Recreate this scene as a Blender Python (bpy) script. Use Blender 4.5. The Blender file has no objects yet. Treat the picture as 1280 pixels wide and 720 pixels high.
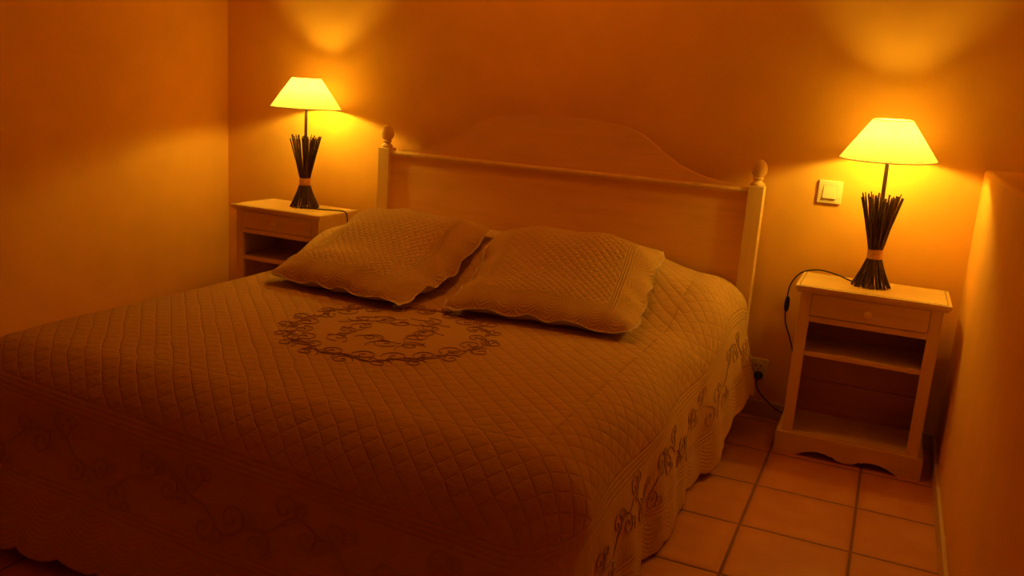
import bpy, bmesh, math, random
import numpy as np
from mathutils import Vector, Matrix
random.seed(7)
rng = np.random.RandomState(11)
S = bpy.context.scene
COL = S.collection
PI = math.pi

# ------------------------------------------------------------------ helpers
def finish(o, parent=None, label=None, cat=None, group=None, kind=None):
    if parent is not None: o.parent = parent
    if label: o['label'] = label
    if cat: o['category'] = cat
    if group: o['group'] = group
    if kind: o['kind'] = kind
    return o

def thing(name, loc, label, cat, group=None):
    o = bpy.data.objects.new(name, None)
    o.empty_display_size = .1
    COL.objects.link(o); o.location = loc
    return finish(o, None, label, cat, group)

def obj(name, bm, mat, parent=None, smooth=None, **k):
    me = bpy.data.meshes.new(name)
    bmesh.ops.recalc_face_normals(bm, faces=bm.faces[:])
    bm.to_mesh(me); bm.free()
    me.materials.append(mat)
    if smooth is not None:
        me.polygons.foreach_set('use_smooth', [True]*len(me.polygons))
        if smooth < 179:
            me.set_sharp_from_angle(angle=math.radians(smooth))
    o = bpy.data.objects.new(name, me); COL.objects.link(o)
    return finish(o, parent, **k)

def pyobj(name, verts, faces, mat, parent=None, uvs=None, smooth=True, **k):
    me = bpy.data.meshes.new(name)
    me.from_pydata([tuple(map(float, v)) for v in verts], [], faces)
    me.materials.append(mat)
    if uvs:
        idx = np.empty(len(me.loops), dtype=np.int32)
        me.loops.foreach_get('vertex_index', idx)
        for un, ua in uvs.items():
            l = me.uv_layers.new(name=un)
            l.data.foreach_set('uv', np.asarray(ua, dtype=np.float32)[idx].ravel())
    if smooth: me.polygons.foreach_set('use_smooth', [True]*len(me.polygons))
    me.update()
    o = bpy.data.objects.new(name, me); COL.objects.link(o)
    return finish(o, parent, **k)

def box(bm, x0, x1, y0, y1, z0, z1, bev=0, seg=2):
    r = bmesh.ops.create_cube(bm, size=1)
    vs = r['verts']
    for v in vs:
        v.co = Vector((x0 if v.co.x < 0 else x1, y0 if v.co.y < 0 else y1, z0 if v.co.z < 0 else z1))
    if bev:
        es = list({e for v in vs for e in v.link_edges})
        bmesh.ops.bevel(bm, geom=es, offset=bev, segments=seg, profile=.6, affect='EDGES')

def lathe(bm, prof, n=32, cx=0, cy=0, cz=0, cap=True):
    """prof: list of (radius, z)"""
    rings = []
    for r, z in prof:
        if r < 1e-6:
            rings.append([bm.verts.new((cx, cy, cz+z))])
        else:
            rings.append([bm.verts.new((cx+r*math.cos(2*PI*i/n), cy+r*math.sin(2*PI*i/n), cz+z)) for i in range(n)])
    for a, b in zip(rings, rings[1:]):
        for i in range(n):
            j = (i+1) % n
            if len(a) == 1 and len(b) == 1: continue
            if len(a) == 1: bm.faces.new((a[0], b[i], b[j]))
            elif len(b) == 1: bm.faces.new((a[i], a[j], b[0]))
            else: bm.faces.new((a[i], a[j], b[j], b[i]))
    if cap:
        for rg in (rings[0], rings[-1]):
            if len(rg) > 1: bm.faces.new(rg)

def tube(bm, pts, rad, n=6, cap=True):
    pts = [Vector(p) for p in pts]
    m = len(pts)
    rads = rad if hasattr(rad, '__len__') else [rad]*m
    t0 = (pts[1]-pts[0]).normalized()
    up = Vector((0, 0, 1)) if abs(t0.z) < .9 else Vector((1, 0, 0))
    nrm = (up - t0*up.dot(t0)).normalized()
    rings = []
    for i in range(m):
        t = (pts[min(i+1, m-1)] - pts[max(i-1, 0)])
        if t.length < 1e-9: t = t0.copy()
        t.normalize()
        nrm = nrm - t*nrm.dot(t)
        if nrm.length < 1e-6: nrm = t.orthogonal()
        nrm.normalize()
        b = t.cross(nrm)
        rings.append([bm.verts.new(pts[i] + (nrm*math.cos(2*PI*k/n) + b*math.sin(2*PI*k/n))*rads[i]) for k in range(n)])
    for a, b in zip(rings, rings[1:]):
        for k in range(n):
            bm.faces.new((a[k], a[(k+1) % n], b[(k+1) % n], b[k]))
    if cap:
        bm.faces.new(rings[0][::-1]); bm.faces.new(rings[-1])

def spline(ctrl, n=12):
    """Catmull-Rom through the control points"""
    c = [Vector(p) for p in ctrl]
    c = [c[0]*2-c[1]] + c + [c[-1]*2-c[-2]]
    out = []
    for i in range(1, len(c)-2):
        for k in range(n):
            t = k/n
            p0, p1, p2, p3 = c[i-1], c[i], c[i+1], c[i+2]
            out.append(.5*((2*p1)+(p2-p0)*t+(2*p0-5*p1+4*p2-p3)*t*t+(3*p1-p0-3*p2+p3)*t**3))
    out.append(c[-2])
    return out

def prism(bm, outline, y0, y1):
    """outline: (x,z) polygon extruded along y"""
    a = [bm.verts.new((x, y0, z)) for x, z in outline]
    b = [bm.verts.new((x, y1, z)) for x, z in outline]
    n = len(outline)
    bm.faces.new(a); bm.faces.new(b[::-1])
    for i in range(n):
        bm.faces.new((a[i], b[i], b[(i+1) % n], a[(i+1) % n]))

# ------------------------------------------------------------------ materials
class NT:
    def __init__(s, name):
        s.m = bpy.data.materials.new(name); s.m.use_nodes = True
        s.t = s.m.node_tree; s.N = s.t.nodes; s.L = s.t.links
        s.b = s.N['Principled BSDF']
    def node(s, typ, **k):
        n = s.N.new(typ)
        for a, v in k.items(): setattr(n, a, v)
        return n
    def put(s, sock, v):
        if hasattr(v, 'is_output'): s.L.new(v, sock)
        else: sock.default_value = v
    def math(s, op, a, b=None, c=None):
        n = s.node('ShaderNodeMath', operation=op)
        s.put(n.inputs[0], a)
        if b is not None: s.put(n.inputs[1], b)
        if c is not None: s.put(n.inputs[2], c)
        return n.outputs[0]
    def mix(s, f, a, b):
        n = s.node('ShaderNodeMix', data_type='RGBA')
        s.put(n.inputs[0], f)
        s.put(n.inputs[6], a if hasattr(a, 'is_output') else (*a, 1))
        s.put(n.inputs[7], b if hasattr(b, 'is_output') else (*b, 1))
        return n.outputs[2]
    def noise(s, vec, scale, detail=3, rough=.5, dist=0):
        n = s.node('ShaderNodeTexNoise')
        if vec is not None: s.L.new(vec, n.inputs['Vector'])
        n.inputs['Scale'].default_value = scale; n.inputs['Detail'].default_value = detail
        n.inputs['Roughness'].default_value = rough; n.inputs['Distortion'].default_value = dist
        return n.outputs['Fac']
    def smooth(s, v, lo, hi):
        n = s.node('ShaderNodeMapRange', interpolation_type='SMOOTHSTEP')
        s.put(n.inputs[0], v); n.inputs[1].default_value = lo; n.inputs[2].default_value = hi
        return n.outputs[0]
    def mapping(s, vec, scale=(1, 1, 1), rot=(0, 0, 0)):
        n = s.node('ShaderNodeMapping'); s.L.new(vec, n.inputs[0])
        n.inputs['Scale'].default_value = scale; n.inputs['Rotation'].default_value = rot
        return n.outputs[0]
    def objco(s): return s.node('ShaderNodeTexCoord').outputs['Object']
    def pos(s): return s.node('ShaderNodeNewGeometry').outputs['Position']
    def bump(s, h, strength=.5, dist=.01):
        n = s.node('ShaderNodeBump'); n.inputs['Strength'].default_value = strength
        n.inputs['Distance'].default_value = dist; s.L.new(h, n.inputs['Height'])
        s.L.new(n.outputs[0], s.b.inputs['Normal']); return n
    def base(s, col, rough=.6, spec=.3, metal=0):
        s.put(s.b.inputs['Base Color'], col if hasattr(col, 'is_output') else (*col, 1))
        s.put(s.b.inputs['Roughness'], rough); s.b.inputs['Specular IOR Level'].default_value = spec
        s.b.inputs['Metallic'].default_value = metal

def mat_plain(name, col, rough=.6, spec=.3, metal=0, var=.08, scale=30):
    t = NT(name); f = t.noise(t.objco(), scale, 3)
    c2 = tuple(max(0, c*(1-2*var)) for c in col); c1 = tuple(min(1, c*(1+var)) for c in col)
    t.base(t.mix(f, c2, c1), rough, spec, metal)
    return t.m

def mat_wall(name, col):
    t = NT(name); p = t.pos()
    big = t.noise(p, 1.3, 4, .6, .6); mid = t.noise(p, 7, 4, .6)
    f = t.math('ADD', t.math('MULTIPLY', big, .65), t.math('MULTIPLY', mid, .35))
    f = t.smooth(f, .3, .7)
    t.base(t.mix(f, tuple(c*.93 for c in col), tuple(min(1, c*1.05) for c in col)), .75, .15)
    h = t.math('ADD', t.math('MULTIPLY', t.noise(p, 5, 3), 1.), t.math('MULTIPLY', t.noise(p, 60, 3), .08))
    t.bump(h, .22, .02)
    return t.m

def mat_tiles():
    t = NT('terracotta_tiles'); p = t.pos()
    sep = t.node('ShaderNodeSeparateXYZ'); t.L.new(p, sep.inputs[0])
    u = t.math('DIVIDE', t.math('SUBTRACT', sep.outputs[0], 2.0239-9*.3), .3)
    v = t.math('DIVIDE', t.math('SUBTRACT', sep.outputs[1], -.3618-30*.303), .303)
    def edge(w):
        fr = t.math('FRACT', w); return t.math('MULTIPLY', t.math('MINIMUM', fr, t.math('SUBTRACT', 1., fr)), .3)
    e = t.math('MINIMUM', edge(u), edge(v))
    wob = t.math('MULTIPLY', t.math('SUBTRACT', t.noise(p, 30, 2), .5), .002)
    e = t.math('ADD', e, wob)
    face = t.smooth(e, .0025, .006)
    cid = t.node('ShaderNodeCombineXYZ')
    t.L.new(t.math('FLOOR', u), cid.inputs[0]); t.L.new(t.math('FLOOR', v), cid.inputs[1])
    wn = t.node('ShaderNodeTexWhiteNoise', noise_dimensions='3D'); t.L.new(cid.outputs[0], wn.inputs[0])
    blot = t.smooth(t.noise(p, 6, 4, .6), .3, .75)
    c = t.mix(blot, (.62, .22, .075), (.74, .32, .12))
    c = t.mix(t.math('MULTIPLY', wn.outputs[0], .35), c, (.54, .19, .07))
    rim = t.smooth(e, .004, .035)
    c = t.mix(rim, (.60, .22, .08), c)
    c = t.mix(face, (.24, .10, .04), c)
    t.base(c, t.math('SUBTRACT', .85, t.math('MULTIPLY', face, .42)), .35)
    h = t.math('ADD', t.math('MULTIPLY', t.smooth(e, .001, .010), 1.), t.math('MULTIPLY', t.noise(p, 25, 3), .12))
    t.bump(h, .7, .004)
    return t.m

def mat_wood(name, col, dark, axis='x', amt=.5, rough=.5):
    t = NT(name); p = t.objco()
    sc = {'x': (3, 40, 40), 'z': (40, 40, 3), 'y': (40, 3, 40)}[axis]
    g = t.noise(t.mapping(p, sc), 1.0, 4, .6, .4)
    w = t.noise(p, 4, 3)
    f = t.math('MULTIPLY', t.smooth(g, .38, .75), amt)
    f = t.math('ADD', f, t.math('MULTIPLY', t.smooth(w, .45, .75), .12))
    t.base(t.mix(f, col, dark), rough, .3)
    t.bump(g, .12, .003)
    return t.m

def quilt_common(t, u, v, spacing, mask):
    """diamond stitch grooves on cloth coordinates, pucker wrinkles between them"""
    w = t.math('MULTIPLY', t.math('SUBTRACT', t.noise(None, 1, 2), .5), 0.)
    k = spacing*math.sqrt(2)
    def groove(q):
        fr = t.math('FRACT', t.math('DIVIDE', q, k))
        e = t.math('MULTIPLY', t.math('MINIMUM', fr, t.math('SUBTRACT', 1., fr)), spacing)
        return e
    return groove(t.math('ADD', u, v)), groove(t.math('SUBTRACT', u, v))

def mat_spread():
    t = NT('quilted_cotton_spread')
    uvn = t.node('ShaderNodeUVMap', uv_map='cloth'); s2 = t.node('ShaderNodeUVMap', uv_map='edge')
    sep = t.node('ShaderNodeSeparateXYZ'); t.L.new(uvn.outputs[0], sep.inputs[0])
    sp2 = t.node('ShaderNodeSeparateXYZ'); t.L.new(s2.outputs[0], sp2.inputs[0])
    u0, v0 = sep.outputs[0], sep.outputs[1]; s, d = sp2.outputs[0], sp2.outputs[1]
    wob = t.noise(uvn.outputs[0], 9, 2)
    wv = t.math('MULTIPLY', t.math('SUBTRACT', wob, .5), .014)
    u = t.math('ADD', u0, wv); v = t.math('ADD', v0, t.math('MULTIPLY', wv, .6))
    e = quilt_common(t, u, v, .04, None)
    def prof(x, k):
        h_ = t.math('ADD', t.math('MULTIPLY', t.smooth(x, .0, .015), .60), t.math('MULTIPLY', t.smooth(x, .0, .003), .60))
        return t.math('ADD', t.math('MULTIPLY', h_, k), 1.2*(1-k))
    dia = t.math('MINIMUM', prof(e[0], 1.), prof(e[1], .8))
    # medallion disc without diamonds
    du = t.math('SUBTRACT', u0, 1.035); dv = t.math('SUBTRACT', v0, -1.285)
    rr = t.math('SQRT', t.math('ADD', t.math('MULTIPLY', du, du), t.math('MULTIPLY', dv, dv)))
    on = t.math('MULTIPLY', t.smooth(rr, .285, .30), t.math('SUBTRACT', 1., t.smooth(d, .192, .198)))
    # border stitch lines around the skirt
    def lines(c0, n, gap):
        r = None
        for i in range(n):
            a = t.math('ABSOLUTE', t.math('SUBTRACT', d, c0+i*gap))
            l = t.smooth(a, 0., .0055)
            r = l if r is None else t.math('MINIMUM', r, l)
        return r
    bl = t.math('MINIMUM', lines(.198, 4, .0125), lines(.405, 3, .0115))
    # echo waves above the hem
    wave = t.math('MULTIPLY', t.math('ABSOLUTE', t.math('SINE', t.math('MULTIPLY', s, PI/.12))), .03)
    ph = t.math('MULTIPLY', t.math('ADD', t.math('SUBTRACT', d, wave), t.math('MULTIPLY', wv, .6)), 2*PI/.0125)
    ec = t.math('ADD', t.math('MULTIPLY', t.math('SINE', ph), .17), .65)
    hemm = t.smooth(d, .435, .445)
    plain = .8
    h = t.math('ADD', t.math('MULTIPLY', on, dia), t.math('MULTIPLY', t.math('SUBTRACT', 1., on), plain))
    h = t.math('MULTIPLY', h, t.math('ADD', .25, t.math('MULTIPLY', bl, .75)))
    h = t.math('ADD', t.math('MULTIPLY', h, t.math('SUBTRACT', 1., hemm)), t.math('MULTIPLY', ec, hemm))
    # crinkles from washing, running across the stitch lines
    cr = t.noise(t.mapping(uvn.outputs[0], (42, 150, 1), (0, 0, math.radians(-28))), 1., 3, .55, .5)
    cr2 = t.noise(uvn.outputs[0], 260, 2)
    h = t.math('ADD', h, t.math('MULTIPLY', cr, .80))
    h = t.math('ADD', h, t.math('MULTIPLY', cr2, .06))
    f = t.noise(uvn.outputs[0], 500, 2)
    t.base(t.mix(f, (.60, .37, .14), (.74, .465, .185)), .92, .1)
    t.b.inputs['Sheen Weight'].default_value = .08
    t.bump(h, .72, .0040)
    return t.m

def mat_sham():
    t = NT('quilted_cotton_sham')
    uvn = t.node('ShaderNodeUVMap', uv_map='cloth')
    sep = t.node('ShaderNodeSeparateXYZ'); t.L.new(uvn.outputs[0], sep.inputs[0])
    u0, v0 = sep.outputs[0], sep.outputs[1]
    wv = t.math('MULTIPLY', t.math('SUBTRACT', t.noise(uvn.outputs[0], 12, 2), .5), .012)
    u = t.math('ADD', u0, wv); v = t.math('ADD', v0, wv)
    e = quilt_common(t, u, v, .0215, None); e = t.math('MINIMUM', e[0], e[1])
    dia = t.math('ADD', t.math('MULTIPLY', t.smooth(e, .0, .0085), .8), t.math('MULTIPLY', t.smooth(e, 0., .003), .35))
    au = t.math('ABSOLUTE', u0); av = t.math('ABSOLUTE', v0)
    mx = t.math('MAXIMUM', au, av); mn = t.math('MINIMUM', au, av)
    inner = t.math('SUBTRACT', 1., t.smooth(mx, .212, .218))
    # three lines round the diamond field, then scalloped echo lines
    a = None
    for c in (.219, .228, .237):
        l = t.smooth(t.math('ABSOLUTE', t.math('SUBTRACT', mx, c)), 0, .004)
        a = l if a is None else t.math('MINIMUM', a, l)
    wave = t.math('MULTIPLY', t.math('ABSOLUTE', t.math('SINE', t.math('MULTIPLY', mn, PI/.075))), .022)
    wob2 = t.math('MULTIPLY', t.math('SUBTRACT', t.noise(uvn.outputs[0], 28, 2), .5), .012)
    ec = t.math('ADD', .55, t.math('MULTIPLY', t.math('SINE', t.math('MULTIPLY', t.math('ADD', t.math('SUBTRACT', mx, wave), wob2), 2*PI/.0105)), .24))
    om = t.smooth(mx, .241, .246)
    brd = t.math('ADD', t.math('MULTIPLY', ec, om), t.math('MULTIPLY', a, t.math('SUBTRACT', 1., om)))
    h = t.math('ADD', t.math('MULTIPLY', dia, inner), t.math('MULTIPLY', brd, t.math('SUBTRACT', 1., inner)))
    cr = t.noise(t.mapping(uvn.outputs[0], (60, 140, 1), (0, 0, math.radians(-30))), 1., 3, .55, .6)
    h = t.math('ADD', h, t.math('MULTIPLY', cr, .55))
    f = t.noise(uvn.outputs[0], 500, 2)
    t.base(t.mix(f, (.60, .37, .14), (.74, .465, .185)), .92, .1)
    t.bump(h, .9, .0038)
    return t.m

def mat_shade():
    t = NT('parchment_lampshade'); N, L = t.N, t.L
    N.remove(t.b)
    f = t.noise(t.objco(), 55, 4, .65); f = t.smooth(f, .3, .7)
    col = t.mix(f, (.80, .68, .42), (.93, .83, .58))
    d = t.node('ShaderNodeBsdfDiffuse'); L.new(col, d.inputs[0])
    tr = t.node('ShaderNodeBsdfTranslucent'); L.new(col, tr.inputs[0])
    m = t.node('ShaderNodeMixShader'); m.inputs[0].default_value = .31
    L.new(d.outputs[0], m.inputs[1]); L.new(tr.outputs[0], m.inputs[2])
    L.new(m.outputs[0], N['Material Output'].inputs[0])
    return t.m

LIGHT = (1.0, .67, .07)
def mat_bulb(name, strength, LIGHT=LIGHT):
    t = NT(name); t.base((.9, .8, .6), .4)
    t.b.inputs['Emission Color'].default_value = (*LIGHT, 1)
    t.b.inputs['Emission Strength'].default_value = strength
    return t.m

WALLC = (.90, .485, .10)
M = {
 'wall': mat_wall('ochre_plaster', WALLC),
 'ceil': mat_wall('pale_ceiling_plaster', (.90, .70, .36)),
 'tiles': mat_tiles(),
 'base': mat_plain('baseboard_tile', (.70, .46, .24), .5, .3),
 'cream': mat_wood('cream_painted_wood', (.84, .60, .28), (.68, .43, .17), 'x', .45, .5),
 'creamz': mat_wood('cream_painted_upright', (.84, .60, .28), (.68, .43, .17), 'z', .45, .5),
 'bedwood': mat_wood('limed_bed_wood', (.92, .53, .17), (.80, .43, .13), 'x', .6, .55),
 'bedwoodz': mat_wood('limed_bed_upright', (.84, .54, .20), (.72, .44, .15), 'z', .5, .55),
 'backwood': mat_wood('bare_back_boards', (.60, .30, .11), (.45, .21, .08), 'x', .5, .6),
 'gap': mat_plain('dark_board_joint', (.10, .06, .03), .9, .1),
 'spread': mat_spread(), 'sham': mat_sham(),
 'thread': mat_plain('embroidery_thread', (.46, .235, .08), .85, .15, var=.15, scale=200),
 'tonal': mat_plain('tonal_embroidery_thread', (.62, .38, .145), .9, .1, var=.1, scale=200),
 'lining': mat_plain('pale_cotton_lining', (.78, .66, .45), .9, .1),
 'twig': mat_plain('dark_willow_twig', (.095, .038, .024), .55, .35, var=.35, scale=60),
 'raffia': mat_plain('raffia_binding', (.72, .36, .14), .75, .2, var=.2, scale=90),
 'rod': mat_plain('bronze_lamp_rod', (.10, .055, .03), .45, .5, .4),
 'shade': mat_shade(),
 'rim': mat_plain('shade_rim_tape', (.62, .46, .22), .8, .1),
 'bulb': mat_bulb('glowing_bulb', 920.),
 'fill_glow': mat_bulb('fill_lamp_glow', 21., (1.0, .32, .02)),  # dim warm emission for the added fill lamp over the bed
 'black': mat_plain('black_plastic', (.015, .012, .010), .4, .4),
 'white': mat_plain('white_plastic', (.90, .74, .50), .35, .45, var=.02),
 'hole': mat_plain('socket_holes', (.02, .015, .01), .8, .1),
 'mattress': mat_plain('mattress_ticking', (.6, .5, .38), .9, .1),
}

# ------------------------------------------------------------------ the room
XL, XR, YN, ZC = -.685, 2.554, -4.1, 2.30
XW = 2.95
def struct(name, bm, mat, smooth=None): return obj(name, bm, mat, None, smooth, kind='structure')
bm = bmesh.new(); box(bm, XL-.15, XW+.15, YN-.15, .15, -.12, 0); struct('floor', bm, M['tiles'])
bm = bmesh.new(); box(bm, XL-.15, XW+.15, YN-.15, .15, ZC, ZC+.12); struct('ceiling', bm, M['ceil'])
bm = bmesh.new(); box(bm, XL-.15, XW+.15, 0, .15, 0, ZC); struct('wall_back', bm, M['wall'])
bm = bmesh.new(); box(bm, XL-.15, XL, YN, 0, 0, ZC); struct('wall_left', bm, M['wall'])
bm = bmesh.new(); box(bm, XW, XW+.15, YN, 0, 0, ZC); struct('wall_right', bm, M['wall'])
bm = bmesh.new(); box(bm, XL-.15, XW+.15, YN-.15, YN, 0, ZC); struct('wall_front', bm, M['wall'])
# low wall beside the right nightstand, soft plaster arris along its top
bm = bmesh.new()
r = .014
prof = [(XR, 0), (XR, 1.015-r)] + [(XR+r-r*math.cos(a), 1.015-r+r*math.sin(a)) for a in np.linspace(.25, PI/2, 6)] + [(XW, 1.017), (XW, 0)]
prism(bm, prof, YN, 0)
struct('wall_low', bm, M['wall'], 40)
def skirting(name, x0, x1, y0, y1):
    bm = bmesh.new(); box(bm, x0, x1, y0, y1, 0, .062, .003); struct(name, bm, M['base'])
skirting('baseboard_back', XL, XR, -.012, .0)
skirting('baseboard_left', XL, XL+.012, YN, -.012)
skirting('baseboard_right', XR-.012, XR, YN, -.012)

# ------------------------------------------------------------------ the bed
bed = thing('double_bed', (1.04, -1.05, 0), 'wide cream wooden bed with an arched headboard and ball finials', 'bed')
def local(bm, t):
    bmesh.ops.translate(bm, vec=-Vector(t.location), verts=bm.verts[:]); return bm
HX0, HX1, PW, PT = .227, 1.856, .056, .890
for x0 in (HX0, HX1-PW):
    bm = bmesh.new(); box(bm, x0, x0+PW, -.105, -.049, 0, PT, .003)
    post = obj('bedpost', local(bm, bed), M['bedwoodz'], bed)
    bm = bmesh.new()
    prof = [(.0, -.001), (.024, 0), (.026, .006), (.022, .011), (.016, .015), (.0145, .020), (.019, .024), (.020, .027), (.017, .030)]
    prof += [((.0285+.002*math.cos(a))*math.sin(a), .061-.034*math.cos(a)) for a in np.linspace(.55, PI-.02, 16)] + [(0, .0952)]
    lathe(bm, prof, 28, x0+PW/2, -.077, PT, cap=False)
    f = obj('finial', local(bm, bed), M['bedwoodz'], post, 50)
# panel under the rail
bm = bmesh.new(); box(bm, HX0+PW-.004, HX1-PW+.004, -.086, -.066, .16, .866)
obj('headboard_panel', local(bm, bed), M['bedwood'], bed)
# crest: ogee ends rising to a broad arch
cx = (HX0+HX1)/2
half = [(.731, .878), (.724, .884), (.700, .888), (.655, .893), (.600, .901), (.545, .917), (.500, .935), (.470, .951), (.452, .962),
        (.447, .969), (.436, .972), (.410, .990), (.370, 1.018), (.320, 1.045), (.260, 1.062), (.180, 1.071), (.080, 1.0755), (0, 1.0765)]
def smooth_poly(pts, n=5):
    return [(p.x, p.y) for p in spline([(a, b, 0) for a, b in pts], n)]
h2 = smooth_poly(half[:9]) + smooth_poly(half[9:])
outline = [(cx-x, z) for x, z in h2] + [(cx+x, z) for x, z in h2[::-1][1:]]
outline = outline + [(cx+.731, .862), (cx-.731, .862)]
bm = bmesh.new(); prism(bm, outline, -.084, -.066)
bmesh.ops.bevel(bm, geom=[e for e in bm.edges if abs(e.verts[0].co.y-e.verts[1].co.y) < 1e-6], offset=.0025, segments=1, affect='EDGES')
obj('headboard_crest', local(bm, bed), M['bedwood'], bed)
# half round rail
bm = bmesh.new()
pr = [(-.066, .858), (-.066, .879)] + [(-.088-.0125*math.sin(a), .8685+.0105*math.cos(a)) for a in np.linspace(0, PI, 9)]
a = [bm.verts.new((HX0+PW-.003, y, z)) for y, z in pr]; b = [bm.verts.new((HX1-PW+.003, y, z)) for y, z in pr]
for i in range(len(pr)):
    bm.faces.new((a[i], b[i], b[(i+1) % len(pr)], a[(i+1) % len(pr)]))
bm.faces.new(a); bm.faces.new(b)
obj('headboard_rail', local(bm, bed), M['bedwoodz'], bed, 40)
bm = bmesh.new(); box(bm, .33, 1.70, -1.80, -.11, .17, .29, .004); obj('bed_base', local(bm, bed), M['bedwoodz'], bed)
bm = bmesh.new(); box(bm, .32, 1.69, -1.81, -.115, .29, .44, .03, 3); obj('mattress', local(bm, bed), M['mattress'], bed, 40)
for lx, ly in ((.36, -1.75), (1.62, -1.75), (.36, -.2), (1.62, -.2)):
    bm = bmesh.new(); box(bm, lx, lx+.06, ly-.06, ly, 0, .17, .003); obj('leg', local(bm, bed), M['bedwoodz'], bed)

# ------------------------------------------------------------------ bedspread
XI0, XI1, YI, YH = .280, 1.705, -1.790, -.112
YI0 = -1.845                                     # the foot edge runs slightly out of square
def yfoot(x): return YI0+(YI-YI0)*(np.asarray(x, float)-XI0)/(XI1-XI0)
def sstep(a, b, x):
    t = np.clip((np.asarray(x, float)-a)/(b-a), 0, 1); return t*t*(3-2*t)
def hump(y): return sstep(-.80, -.42, y)*(1-.25*sstep(-.25, -.10, y))
def ztop(x, y):
    x = np.asarray(x, float); y = np.asarray(y, float)
    h = hump(y)
    lat = 1 - .30*sstep(1.46, 1.72, x) - .25*(1-sstep(.30, .50, x)) - .05*np.exp(-((x-1.02)/.10)**2)
    z = .472 + .148*h*lat
    z = z + .006*np.sin(3.1*x+.4)*np.sin(2.3*y+1)
    z = z - .004*(1-sstep(0, .12, y-yfoot(x)))            # softened foot edge
    z = z + .004*np.sin(11*x+7*y)*h
    return z
D0 = .53
def skirt(b, n, w, s, d):
    """b base (x,y); n outward dir; w 0 on the sides..1 at the foot; s perimeter; d cloth distance out"""
    R = .12 + .05*w
    zb = ztop(b[0], b[1])
    hb = float(hump(b[1]))*(1-w)
    R = R + .035*hb
    q = PI*R/2
    phi = np.minimum(d, q)/R
    e = np.maximum(d-q, 0)
    fl = .10 + .21*w + .14*hb*(n[0] > 0)
    g = sstep(0, .24, e)
    fold = .0 + np.sin(s*2*PI/.46+.6)*.55 + np.sin(s*2*PI/.27+1.9)*.35 + np.sin(s*2*PI/.145)*.18
    amp = .020*(1-w) + .010*w
    out = R*np.sin(phi) + e*fl + g*amp*fold + .012*np.exp(-((d-.16)/.08)**2)*math.sin(s*2*PI/.62)*(1-w)
    drop = R*(1-np.cos(phi)) + e*math.sqrt(max(.0, 1-fl*fl))
    return np.stack([b[0]+n[0]*out, b[1]+n[1]*out, zb-drop], -1)
def slant(x): return .012 + .075*(x-1.15)      # the cloth lies a little askew over the foot
# perimeter samples: left side (head to foot), foot corner, foot, corner, right side (foot to head)
per = []
DS = .006
s = 0.
def add_line(p, q, n, w):
    global s
    L = math.hypot(q[0]-p[0], q[1]-p[1]); m = int(round(L/DS))
    for i in range(m+1):
        t = i/m
        per.append(((p[0]+(q[0]-p[0])*t, p[1]+(q[1]-p[1])*t), n, w, s+L*t))
    s += L
def add_arc(c, a0, a1, w0, w1, bulge):
    global s
    m = 70; L = .42
    for i in range(1, m):
        t = i/m; a = a0+(a1-a0)*t; tt = t*t*(3-2*t)
        per.append((c, (math.cos(a), math.sin(a)), w0+(w1-w0)*tt, s+L*t))
    s += L
add_line((XI0, YH), (XI0, YI0), (-1, 0), 0); iFL = len(per)-1
add_arc((XI0, YI0), PI, 1.5*PI, 0, 1, 0)
add_line((XI0, YI0), (XI1, YI), (0, -1), 1); sFoot0 = per[iFL][3]+.42
add_arc((XI1, YI), 1.5*PI, 2*PI, 1, 0, 0)
sRight0 = s
add_line((XI1, YI), (XI1, YH), (1, 0), 0)
nd = 84
V = []; UV = []; ED = []; F = []
rows = []
for (b, n, w, sv) in per:
    Dk = D0 + .018*w + .004*math.sin(sv*5) + .020*math.sqrt(abs(math.sin(PI*sv/.12))) - .012
    if b[1] > -.6 and n[0] > .5: Dk -= .02
    d = np.linspace(0, Dk, nd)
    P = skirt(b, n, w, sv, d)
    P[:, 2] = np.maximum(P[:, 2], .012)
    st = len(V)
    V.extend(P.tolist())
    UV.extend([(b[0]+n[0]*x, b[1]+n[1]*x) for x in d]); ED.extend([(sv, x-w*slant(b[0])) for x in d])
    rows.append(st)
for k in range(len(rows)-1):
    a, c = rows[k], rows[k+1]
    for j in range(nd-1):
        F.append((a+j, a+j+1, c+j+1, c+j))
nx, ny = 235, 288
xs = np.linspace(XI0, XI1, nx); ys = np.linspace(YI, YH, ny)
st = len(V)
X, T = np.meshgrid(xs, np.linspace(0, 1, ny)); Y = yfoot(X)+(YH-yfoot(X))*T; Z = ztop(X, Y)
V.extend(np.stack([X, Y, Z], -1).reshape(-1, 3).tolist())
UV.extend(np.stack([X, Y], -1).reshape(-1, 2).tolist()); ED.extend([(0, 0)]*(nx*ny))
for j in range(ny-1):
    for i in range(nx-1):
        a = st+j*nx+i; F.append((a, a+1, a+nx+1, a+nx))
spread = pyobj('bedspread', V, F, M['spread'], None, {'cloth': UV, 'edge': ED},
               label='taupe quilted bedspread covering the whole bed down to the tiles', cat='bedspread')
bm = bmesh.new(); bm.from_mesh(spread.data)
bmesh.ops.remove_doubles(bm, verts=bm.verts[:], dist=.0008)
bmesh.ops.recalc_face_normals(bm, faces=bm.faces[:])
up = [f for f in bm.faces if f.calc_center_median().y > -1.2 and abs(f.calc_center_median().x-1.) < .3]
if up and up[0].normal.z < 0: bmesh.ops.reverse_faces(bm, faces=bm.faces[:])
bm.to_mesh(spread.data); bm.free()
spread.data.polygons.foreach_set('use_smooth', [True]*len(spread.data.polygons))
sol = spread.modifiers.new('thick', 'SOLIDIFY'); sol.thickness = .006; sol.offset = -1

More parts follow.
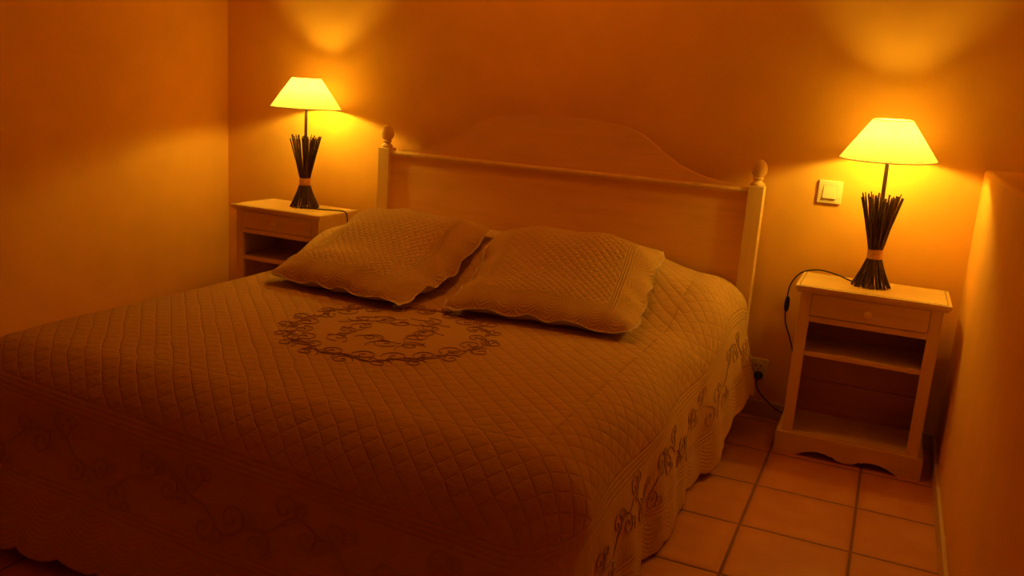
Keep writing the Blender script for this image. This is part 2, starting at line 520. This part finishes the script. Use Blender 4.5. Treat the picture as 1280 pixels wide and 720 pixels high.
# embroidery: corded scrollwork lying on the cloth
def spiral(cx, cy, r0, a0, turns, hand, n=26):
    out = []
    for i in range(n):
        t = i/(n-1); r = r0*(1-t)**.8+.003; a = a0+hand*2*PI*turns*t
        out.append((cx+r*math.cos(a), cy+r*math.sin(a)))
    return out
def lift(poly, fn, off=.0012):
    return [fn(a, b) for a, b in poly]
def top_pt(u, v): return (u, v, float(ztop(u, v))+.0012)
bm = bmesh.new()
MC = (1.035, -1.285)
R1 = .285
for ring, r0, am, fr, ph in ((0, .278, .012, 14, 0), (1, .272, .014, 11, 2.)):
    poly = []
    for i in range(221):
        a = 2*PI*i/220; r = r0+am*math.sin(fr*a+ph)+.006*math.sin(5*a+1)
        poly.append((MC[0]+r*math.cos(a), MC[1]+r*math.sin(a)))
    tube(bm, lift(poly, top_pt), .0012, 5)
for i in range(38):
    a = 2*PI*(i+.3*random.random())/38; hand = 1 if i % 2 else -1
    rr = .278 + hand*(.022+.012*random.random())
    c = (MC[0]+rr*math.cos(a), MC[1]+rr*math.sin(a))
    tube(bm, lift(spiral(c[0], c[1], .024+.010*random.random(), a+PI/2*hand, 1.3, hand), top_pt), .0012, 5)
    c2 = (MC[0]+(rr-.03*hand)*math.cos(a+.1), MC[1]+(rr-.03*hand)*math.sin(a+.1))
    tube(bm, lift(spiral(c2[0], c2[1], .014, a, .9, -hand, 14), top_pt), .0010, 5)
for i in range(13):                                             # spray inside the ring
    a = 2*PI*i/13+.3; r0 = .09+.07*(i % 3)/2
    c = (MC[0]+r0*math.cos(a), MC[1]+r0*math.sin(a)); hand = 1 if i % 2 else -1
    tube(bm, lift(spiral(c[0], c[1], .034, a+1, 1.2, hand), top_pt), .0011, 5)
    pl = [(c[0]+.12*t*math.cos(a+1.7)+.014*math.sin(t*9), c[1]+.12*t*math.sin(a+1.7)+.014*math.cos(t*8)) for t in np.linspace(-.5, .5, 22)]
    tube(bm, lift(pl, top_pt), .0010, 5)
obj('medallion_embroidery', bm, M['thread'], spread, 180)
def band(name, pfun, L, seed):
    rnd = random.Random(seed)
    bm = bmesh.new()
    poly = [(x, .325+.036*math.sin(2*PI*x/.36)+.008*math.sin(2*PI*x/.11)) for x in np.linspace(.02, L-.02, int(L/.008))]
    tube(bm, [pfun(*p) for p in poly], .0016, 5)
    x = .05; i = 0
    while x < L-.06:
        hand = 1 if i % 2 else -1
        yv = .325+.036*math.sin(2*PI*x/.36)
        cyv = yv + hand*(.024+.008*rnd.random())
        tube(bm, [pfun(a, b) for a, b in spiral(x, cyv, .024+.010*rnd.random(), -hand*PI/2, 1.35, hand)], .0014, 5)
        tube(bm, [pfun(a, b) for a, b in spiral(x+.035, cyv+hand*.008, .016, rnd.random()*6, 1.1, -hand, 16)], .0011, 5)
        x += .052+.02*rnd.random(); i += 1
    obj(name, bm, M['tonal'], spread, 180)
def foot_pt(x, d):
    b = (XI0+x, float(yfoot(XI0+x))); P = skirt(b, (0, -1), 1, sFoot0+x, np.array([d+slant(XI0+x)]))[0]
    return (P[0], P[1]-.0015, P[2]+.0005)
def right_pt(y, d):
    b = (XI1, YI+y); P = skirt(b, (1, 0), 0, sRight0+y, np.array([d]))[0]
    return (P[0]+.0015, P[1], P[2]+.0005)
def left_pt(y, d):
    b = (XI0, YH-y); P = skirt(b, (-1, 0), 0, y, np.array([d]))[0]
    return (P[0]-.0015, P[1], P[2]+.0005)
band('border_embroidery', foot_pt, XI1-XI0, 3)
band('border_embroidery', right_pt, YH-YI, 4)
band('border_embroidery', left_pt, YH-YI, 5)

# ------------------------------------------------------------------ shams
def sham(corners, seed, label, puff=.076, wr=1.):
    """corners BL, BR, TR, TL"""
    BL, BR, TR, TL = [np.array(c, float) for c in corners]
    n = 110; r = np.random.RandomState(seed)
    a = np.linspace(-1, 1, n)
    A, B = np.meshgrid(a, a)
    # edges pull in between the corners; flange keeps scallops
    sc = .020
    pinA = 1 - .045*(1-B**2)*np.abs(A)**3; pinB = 1 - .045*(1-A**2)*np.abs(B)**3
    fl = np.maximum(np.abs(A), np.abs(B))
    scalA = 1+sc*np.abs(A)**12*(np.abs(np.sin(B*4.33*PI))-.5); scalB = 1+sc*np.abs(B)**12*(np.abs(np.sin(A*4.33*PI))-.5)
    rc = 1-.055*(np.abs(A)*np.abs(B))**7
    a2 = A*pinA*scalA*rc; b2 = B*pinB*scalB*rc
    U = (a2+1)/2; W = (b2+1)/2
    P = (BL[None, None]*((1-U)*(1-W))[..., None]+BR*(U*(1-W))[..., None]+TR*(U*W)[..., None]+TL*((1-U)*W)[..., None])
    ex = (BR+TR-BL-TL); ex /= np.linalg.norm(ex); ey = (TL+TR-BL-BR); ey /= np.linalg.norm(ey)
    nn = np.cross(ex, ey); nn /= np.linalg.norm(nn)
    ca = np.clip(np.abs(A)/.985, 0, 1); cb = np.clip(np.abs(B)/.985, 0, 1)
    zb_ = ztop(np.clip(P[..., 0], XI0, XI1), np.clip(P[..., 1], YI, YH))+.012
    cz = (np.abs(A)*np.abs(B))**3
    P[..., 2] = P[..., 2]*(.2+.8*cz) + zb_*(.8-.8*cz) + .016*(1-cz)
    th = puff*np.power(np.maximum((1-ca**2.5)*(1-cb**2.5), 0), .56)
    # seam folds radiating in from the edges and broad dents
    ph = r.rand(8)*6.28
    wrk = (np.sin(A*9+ph[0]+1.5*np.sin(B*2+ph[1]))*np.abs(B)**2 + np.sin(B*10+ph[2]+1.4*np.sin(A*2.4+ph[3]))*np.abs(A)**2)*(1-fl**8)
    dent = np.sin(A*2.1+ph[4])*np.sin(B*2.6+ph[5])
    th = th + wr*(.0095*wrk*(th/puff+.2) + .013*dent*(th/puff))
    flop = .008*np.sin(A*13+ph[6]+np.sin(A*5))*np.abs(B)**5 + .009*np.sin(B*14+ph[7]+np.sin(B*4))*np.abs(A)**5
    top = P + nn*(th+.004+flop)[..., None]
    # conform: never under the bedspread
    zmin = ztop(np.clip(top[..., 0], XI0, XI1+.0), np.clip(top[..., 1], YI, YH))+.008
    edge = np.clip((fl-.86)/.14, 0, 1)
    top[..., 2] = np.maximum(top[..., 2], zmin)
    cuv = np.stack([A*.325, B*.325], -1)
    V = top.reshape(-1, 3); UV = cuv.reshape(-1, 2)
    F = []
    for j in range(n-1):
        for i in range(n-1):
            k = j*n+i; F.append((k, k+1, k+n+1, k+n))
    root = thing('pillow_sham', P[n//2, n//2], label, 'cushion', None)
    o = np.array(root.location)
    q = pyobj('quilted_cover', V-o, F, M['sham'], root, {'cloth': UV})
    # pale backing, showing as a thin edge under the flange
    A2 = a2*1.016; B2 = b2*1.016
    U = (A2+1)/2; W = (B2+1)/2
    P2 = (BL[None, None]*((1-U)*(1-W))[..., None]+BR*(U*(1-W))[..., None]+TR*(U*W)[..., None]+TL*((1-U)*W)[..., None])
    P2[..., 2] = P[..., 2]
    la = np.clip(np.abs(A)/.94, 0, 1); lb = np.clip(np.abs(B)/.94, 0, 1)
    P2 = P2 - nn*(.045*np.power(np.maximum((1-la**4)*(1-lb**4), 0), .4)-.0036-flop)[..., None]
    zm = ztop(np.clip(P2[..., 0], XI0, XI1), np.clip(P2[..., 1], YI, YH))+.002
    P2[..., 2] = np.minimum(np.maximum(P2[..., 2], zm), top[..., 2]-.0006)
    pyobj('lining', P2.reshape(-1, 3)-o, [f[::-1] for f in F], M['lining'], root, label='pale lining at the back of the cushion')
    return root
sham([(.350, -1.015, .490), (.950, -1.095, .488), (.945, -.385, .652), (.325, -.360, .628)], 5,
     'quilted cushion on the bed nearer the left lamp, tipped corner upward')
sham([(1.060, -1.045, .490), (1.665, -.985, .488), (1.580, -.315, .630), (.935, -.345, .632)], 9,
     'quilted cushion on the bed nearer the right lamp, with puckered right edge')

# ------------------------------------------------------------------ nightstands
NW, ND, NZ = .479, .282, .597
def make_nightstand():
    t = thing('nightstand', (0, 0, 0), 'x', 'nightstand')
    w, f, b = NW/2, -ND, 0.0            # local: front at y=-ND, back at 0
    fw = .2195                          # half width of the carcass
    bm = bmesh.new()
    # top board with a stepped moulding
    box(bm, -w, w, f, b, NZ-.016, NZ, .004)
    box(bm, -w+.008, w-.008, f+.008, b, NZ-.024, NZ-.015, .002)
    top = obj('top_board', bm, M['cream'], t)
    bm = bmesh.new(); box(bm, -w+.012, w-.012, f+.012, f+.0135, NZ-.0002, NZ+.0006)
    box(bm, -w+.012, -w+.0135, f+.012, b-.01, NZ-.0002, NZ+.0006); box(bm, w-.0135, w-.012, f+.012, b-.01, NZ-.0002, NZ+.0006)
    obj('moulding_line', bm, M['gap'], top)
    yf = f+.018
    for sg in (-1, 1):
        bm = bmesh.new(); x0, x1 = sorted((sg*fw, sg*(fw-.016)))
        box(bm, x0, x1, yf+.016, b-.006, .012, NZ-.023, .001)
        obj('side_panel', bm, M['creamz'], t)
        bm = bmesh.new(); x0, x1 = sorted((sg*fw, sg*(fw-.037)))
        box(bm, x0, x1, yf, yf+.02, .074, NZ-.0235, .002)
        obj('stile', bm, M['creamz'], t)
    # back boards
    bm = bmesh.new()
    zs = [.075, .205, .335, .465, NZ-.025]
    for z0, z1 in zip(zs, zs[1:]):
        box(bm, -fw+.015, fw-.015, b-.014, b-.004, z0+.0012, z1-.0012, .002, 1)
    obj('back_panel', bm, M['backwood'], t)
    bm = bmesh.new(); box(bm, -fw+.036, fw-.036, yf+.001, yf+.02, .474, .494, .002); obj('rail', bm, M['cream'], t)
    bm = bmesh.new(); box(bm, -fw+.016, fw-.016, yf+.004, b-.014, .354, .370, .002); obj('shelf', bm, M['cream'], t)
    bm = bmesh.new(); box(bm, -fw+.016, fw-.016, yf+.002, b-.014, .066, .082, .002); obj('bottom_shelf', bm, M['cream'], t)
    # drawer
    bm = bmesh.new()
    dw = fw-.0385
    box(bm, -dw, dw, yf-.003, yf+.016, .4965, .5705, .003)
    box(bm, -dw+.012, dw-.012, yf+.016, b-.03, .500, .555)
    dr = obj('drawer', bm, M['cream'], t)
    bm = bmesh.new()
    lathe(bm, [(0, -.001), (.0075, 0), (.006, .004), (.0055, .008), (.011, .011), (.0155, .016), (.0155, .021), (.0105, .025), (.0045, .0255), (0, .026)], 24)
    bmesh.ops.rotate(bm, verts=bm.verts[:], cent=(0, 0, 0), matrix=Matrix.Rotation(PI/2, 3, 'X'))
    bmesh.ops.translate(bm, verts=bm.verts[:], vec=(.0, yf-.002, .529))
    obj('knob', bm, M['cream'], dr, 60)
    # plinth with a cut profile
    pw = .2365; arc = []
    seq = [(-pw, 0), (-.165, 0)]
    cut = [(-.165, 0), (-.150, .008), (-.125, .019), (-.095, .025), (-.065, .023), (-.050, .017), (-.045, .021), (-.040, .017), (-.030, .010), (-.012, .006), (0, .0055)]
    cut = [(p.x, p.y) for p in spline([(x, z, 0) for x, z in cut[:6]], 4)] + cut[6:]
    lower = cut + [(-x, z) for x, z in cut[::-1][1:]]
    outl = [(-pw, 0)] + lower + [(pw, 0), (pw, .070), (pw-.004, .075), (-pw+.004, .075), (-pw, .070)]
    bm = bmesh.new(); prism(bm, outl, yf-.012, yf+.006)
    obj('plinth', bm, M['cream'], t)
    for sg in (-1, 1):
        bm = bmesh.new(); x0, x1 = sorted((sg*pw, sg*(fw+.0005)))
        box(bm, x0, x1, yf+.006, b-.004, 0, .075, .002); obj('plinth_side', bm, M['cream'], t)
    return t
def copy_tree(o, parent=None):
    c = o.copy(); COL.objects.link(c)
    if parent is not None: c.parent = parent
    for ch in list(o.children): copy_tree(ch, c)
    return c
nsR = make_nightstand(); nsR.location = (2.0297+NW/2, -.0585, 0)
nsR['label'] = 'cream wooden nightstand on the tiles beside the low wall'
nsL = copy_tree(nsR); nsL.location = (-.375+NW/2, -.0595, 0)
nsL['label'] = 'cream wooden nightstand in the left corner, lower half behind the bed'
for o in (nsR, nsL): o['group'] = 'bedside nightstands'

# ------------------------------------------------------------------ lamps
SZ0, SZ1 = 1.030-NZ, 1.158-NZ            # shade bottom and top above the table
def make_lamp():
    t = thing('table_lamp', (0, 0, 0), 'x', 'lamp')
    nsg = 64
    bm = bmesh.new(); rb, rt, th = .152, .0615, .0008
    lathe(bm, [(rb, SZ0), (rb*.5+rt*.5, (SZ0+SZ1)/2), (rt, SZ1)], nsg, cap=False)
    sh = obj('lamp_shade', bm, M['shade'], t, 180)
    bm = bmesh.new()
    for r, z in ((rb, SZ0), (rt, SZ1)):
        tube(bm, [(r*math.cos(2*PI*i/nsg), r*math.sin(2*PI*i/nsg), z) for i in range(nsg+1)], .0016, 6)
    obj('shade_rim', bm, M['rim'], sh, 180)
    bm = bmesh.new()                      # three wire spokes carry the shade
    for k in range(3):
        a = 2*PI*k/3+.5
        tube(bm, [(.012*math.cos(a), .012*math.sin(a), SZ0+.020), (rb*.93*math.cos(a), rb*.93*math.sin(a), SZ0+.008)], .001, 5)
    obj('shade_carrier', bm, M['rod'], sh)
    bm = bmesh.new(); lathe(bm, [(.0066, .008), (.0066, SZ0-.004)], 16); obj('pole', bm, M['rod'], t, 60)
    bm = bmesh.new(); lathe(bm, [(.0055, SZ0-.008), (.011, SZ0-.006), (.012, SZ0+.004), (.0135, SZ0+.006), (.0135, SZ0+.030), (.011, SZ0+.034)], 24)
    obj('bulb_holder', bm, M['rod'], t, 50)
    bm = bmesh.new()
    zc = 1.088-NZ; rr = .0125
    prof = [(.008, SZ0+.033), (.0085, zc-.014)] + [(rr*math.sin(a), zc-rr*math.cos(a)) for a in np.linspace(.75, PI-.03, 14)] + [(0, zc+rr)]
    lathe(bm, prof, 28, cap=False); obj('bulb', bm, M['bulb'], t, 180)
    bm = bmesh.new()
    lathe(bm, [(.0225, .095), (.0255, .099), (.0247, .106), (.0255, .112), (.0247, .118), (.0255, .125), (.0225, .131)], 28, cap=False)
    obj('raffia_tie', bm, M['raffia'], t, 60)
    rnd = random.Random(21)
    N = 56
    for i in range(N):
        inner = i % 3 == 2
        a = 2*PI*i/N+rnd.uniform(-.06, .06)
        da = rnd.uniform(-.16, .16)
        r0 = (.063 if not inner else .045)+rnd.uniform(-.003, .002)
        rw = .0185 if not inner else rnd.uniform(.009, .013)
        r1 = (.064 if not inner else .043)+rnd.uniform(-.011, .005)
        zt = .305+rnd.uniform(-.010, .014)
        rad = rnd.uniform(.0021, .0030)
        pts = []
        for tt in np.linspace(0, 1, 13):
            z = .002+tt*(zt-.002)
            zw = .114
            if z < zw:
                q = (zw-z)/zw; r = rw+(r0-rw)*q**1.25; ang = a-da*q
            else:
                q = (z-zw)/(zt-zw); r = rw+(r1-rw)*q**1.12; ang = a+da*q
            pts.append((r*math.cos(ang)+rnd.uniform(-.0006, .0006), r*math.sin(ang)+rnd.uniform(-.0006, .0006), z))
        bm = bmesh.new(); tube(bm, pts, rad, 6)
        obj('twig', bm, M['twig'], t, 60)
    return t
lampR = make_lamp(); lampR.location = (2.260, -.182, NZ)
lampR.rotation_euler = (0, math.radians(-1.3), 0)
lampL = copy_tree(lampR); lampL.location = (-.100, -.176, NZ); lampL.rotation_euler = (0, 0, 1.3)
lampR['label'] = 'lit table lamp of dark twigs on the nightstand by the low wall'
lampL['label'] = 'lit table lamp of dark twigs on the nightstand in the left corner'
for o in (lampR, lampL): o['group'] = 'twig bedside lamps'
for ch in lampR.children:                # the right shade sits a little crooked on its carrier, leaning to the room
    if ch.name.startswith('lamp_shade'):
        pv = Matrix.Translation((0, 0, SZ0+.02))
        ch.matrix_basis = pv @ Matrix.Rotation(math.radians(3.2), 4, 'X') @ pv.inverted()
def cord(lamp, ctrl, sw=None, plug=None):
    inv = Matrix.Translation(lamp.location) @ lamp.rotation_euler.to_matrix().to_4x4()
    inv = inv.inverted()
    pts = spline(ctrl, 10)
    bm = bmesh.new(); tube(bm, pts, .0026, 8); bmesh.ops.transform(bm, matrix=inv, verts=bm.verts[:])
    c = obj('cord', bm, M['black'], lamp, 180)
    if sw:
        p, q = Vector(sw[0]), Vector(sw[1]); d = q-p
        bm = bmesh.new()
        tube(bm, [p+d*x for x in (0, .06, .2, .5, .8, .94, 1)], [.003, .006, .0085, .0098, .0085, .006, .003], 14)
        bmesh.ops.transform(bm, matrix=inv, verts=bm.verts[:]); obj('cord_switch', bm, M['black'], c, 60)
    if plug:
        p, q = Vector(plug[0]), Vector(plug[1]); d = q-p
        bm = bmesh.new(); tube(bm, [p+d*x for x in (0, .3, .55, .8, 1)], [.004, .007, .013, .0165, .0165], 18)
        bmesh.ops.transform(bm, matrix=inv, verts=bm.verts[:]); obj('plug', bm, M['black'], c, 40)
zt = NZ+.003
cord(lampR, [(2.235, -.165, zt), (2.195, -.140, zt), (2.140, -.105, zt+.010), (2.075, -.060, NZ+.012), (2.020, -.040, .588), (1.990, -.036, .545),
             (1.982, -.034, .50), (1.982, -.034, .44), (1.988, -.032, .39), (2.012, -.030, .33), (2.04, -.030, .24), (2.06, -.03, .10), (2.05, -.030, .040), (2.0, -.040, .050),
             (1.955, -.040, .082), (1.925, -.042, .112), (1.913, -.045, .140), (1.915, -.040, .160)],
     ((1.984, -.034, .492), (1.984, -.034, .432)), ((1.915, -.047, .158), (1.916, -.018, .166)))
cord(lampL, [(-.090, -.205, zt), (-.055, -.205, zt), (.0, -.190, zt), (.055, -.172, zt+.001), (.095, -.160, zt), (.1085, -.156, .590), (.114, -.152, .55), (.1155, -.149, .50), (.116, -.14, .40), (.114, -.10, .25), (.112, -.06, .12)])

# ------------------------------------------------------------------ added fill lamp above the frame, brightens back wall and bed top
cl = thing('added_fill_lamp', (1.0, -.65, ZC), 'added round fill lamp on the ceiling above the bed, out of view', 'lamp')
bm = bmesh.new(); lathe(bm, [(0, 0), (.155, 0), (.155, -.018), (.148, -.024), (0, -.024)], 40, cap=False); obj('fill_lamp_plate', bm, M['rod'], cl, 50)
bm = bmesh.new(); lathe(bm, [(.142*math.cos(a), -.024-.075*math.sin(a)) for a in np.linspace(0, PI/2-.02, 12)] + [(0, -.099)], 40, cap=False); obj('fill_lamp_dome', bm, M['fill_glow'], cl, 180)

# ------------------------------------------------------------------ switch and socket on the wall
sw = thing('light_switch', (2.0741, 0, .8879), 'square white light switch on the wall left of the right lamp', 'switch')
bm = bmesh.new(); box(bm, -.0415, .0415, -.010, 0, -.0415, .0415, .004, 3); obj('cover_plate', bm, M['white'], sw, 50)
bm = bmesh.new()
box(bm, -.0245, .0245, -.0104, -.006, -.0245, .0245)
obj('rocker_gap', bm, M['rim'], sw)
bm = bmesh.new()
vs = [(-.0235, -.009, -.0235), (.0235, -.009, -.0235), (.0235, -.009, .0235), (-.0235, -.009, .0235),
      (-.0225, -.0175, -.0225), (.0225, -.0175, -.0225), (.0225, -.0115, .0225), (-.0225, -.0115, .0225)]
vv = [bm.verts.new(v) for v in vs]
for f in ((0, 1, 2, 3), (4, 5, 6, 7), (0, 1, 5, 4), (1, 2, 6, 5), (2, 3, 7, 6), (3, 0, 4, 7)): bm.faces.new([vv[i] for i in f])
obj('rocker', bm, M['white'], sw)
so = thing('wall_socket', (1.904, 0, .187), 'white wall socket low between the bed and the right nightstand', 'socket')
bm = bmesh.new(); box(bm, -.040, .040, -.010, 0, -.042, .042, .004, 3); obj('cover_plate', bm, M['white'], so, 50)
bm = bmesh.new()
lathe(bm, [(.0, 0), (.0195, 0), (.0195, .005), (.0175, .0065), (.0165, .003), (0, .0025)], 32, cap=False)
bmesh.ops.rotate(bm, verts=bm.verts[:], cent=(0, 0, 0), matrix=Matrix.Rotation(PI/2, 3, 'X'))
bmesh.ops.translate(bm, verts=bm.verts[:], vec=(.006, -.0095, .012)); face = obj('socket_face', bm, M['white'], so, 40)
for hx, hz in ((-.0035, .0145), (.0155, .0145), (.006, .003)):
    bm = bmesh.new(); lathe(bm, [(0, 0), (.0027, 0), (.0027, .002), (0, .002)], 14, cap=False)
    bmesh.ops.rotate(bm, verts=bm.verts[:], cent=(0, 0, 0), matrix=Matrix.Rotation(PI/2, 3, 'X'))
    bmesh.ops.translate(bm, verts=bm.verts[:], vec=(hx, -.0115, hz)); obj('hole', bm, M['hole'], face)

# ------------------------------------------------------------------ camera, world, view
C = Vector((2.28359, -3.36349, 1.16448))
R = Vector((0.91208791, 0.40422634, 0.06853259)); U = Vector((-0.15022878, 0.17397257, 0.97322395)); Fw = Vector((-0.38147996, 0.89796137, -0.2194047))
cd = bpy.data.cameras.new('camera'); cam = bpy.data.objects.new('camera', cd); COL.objects.link(cam)
m = Matrix((( R.x, U.x, -Fw.x, C.x), (R.y, U.y, -Fw.y, C.y), (R.z, U.z, -Fw.z, C.z), (0, 0, 0, 1)))
cam.matrix_world = m
cd.sensor_width = 36; cd.lens = 1093.01*36/1280; cd.clip_start = .05
S.camera = cam
w = bpy.data.worlds.new('night'); S.world = w; w.use_nodes = True
w.node_tree.nodes['Background'].inputs[0].default_value = (.02, .008, .003, 1)
w.node_tree.nodes['Background'].inputs[1].default_value = 0.0
vs = S.view_settings
vs.view_transform = 'Standard'; vs.look = 'None'; vs.gamma = 1; vs.use_curve_mapping = False
vs.exposure = 0.0
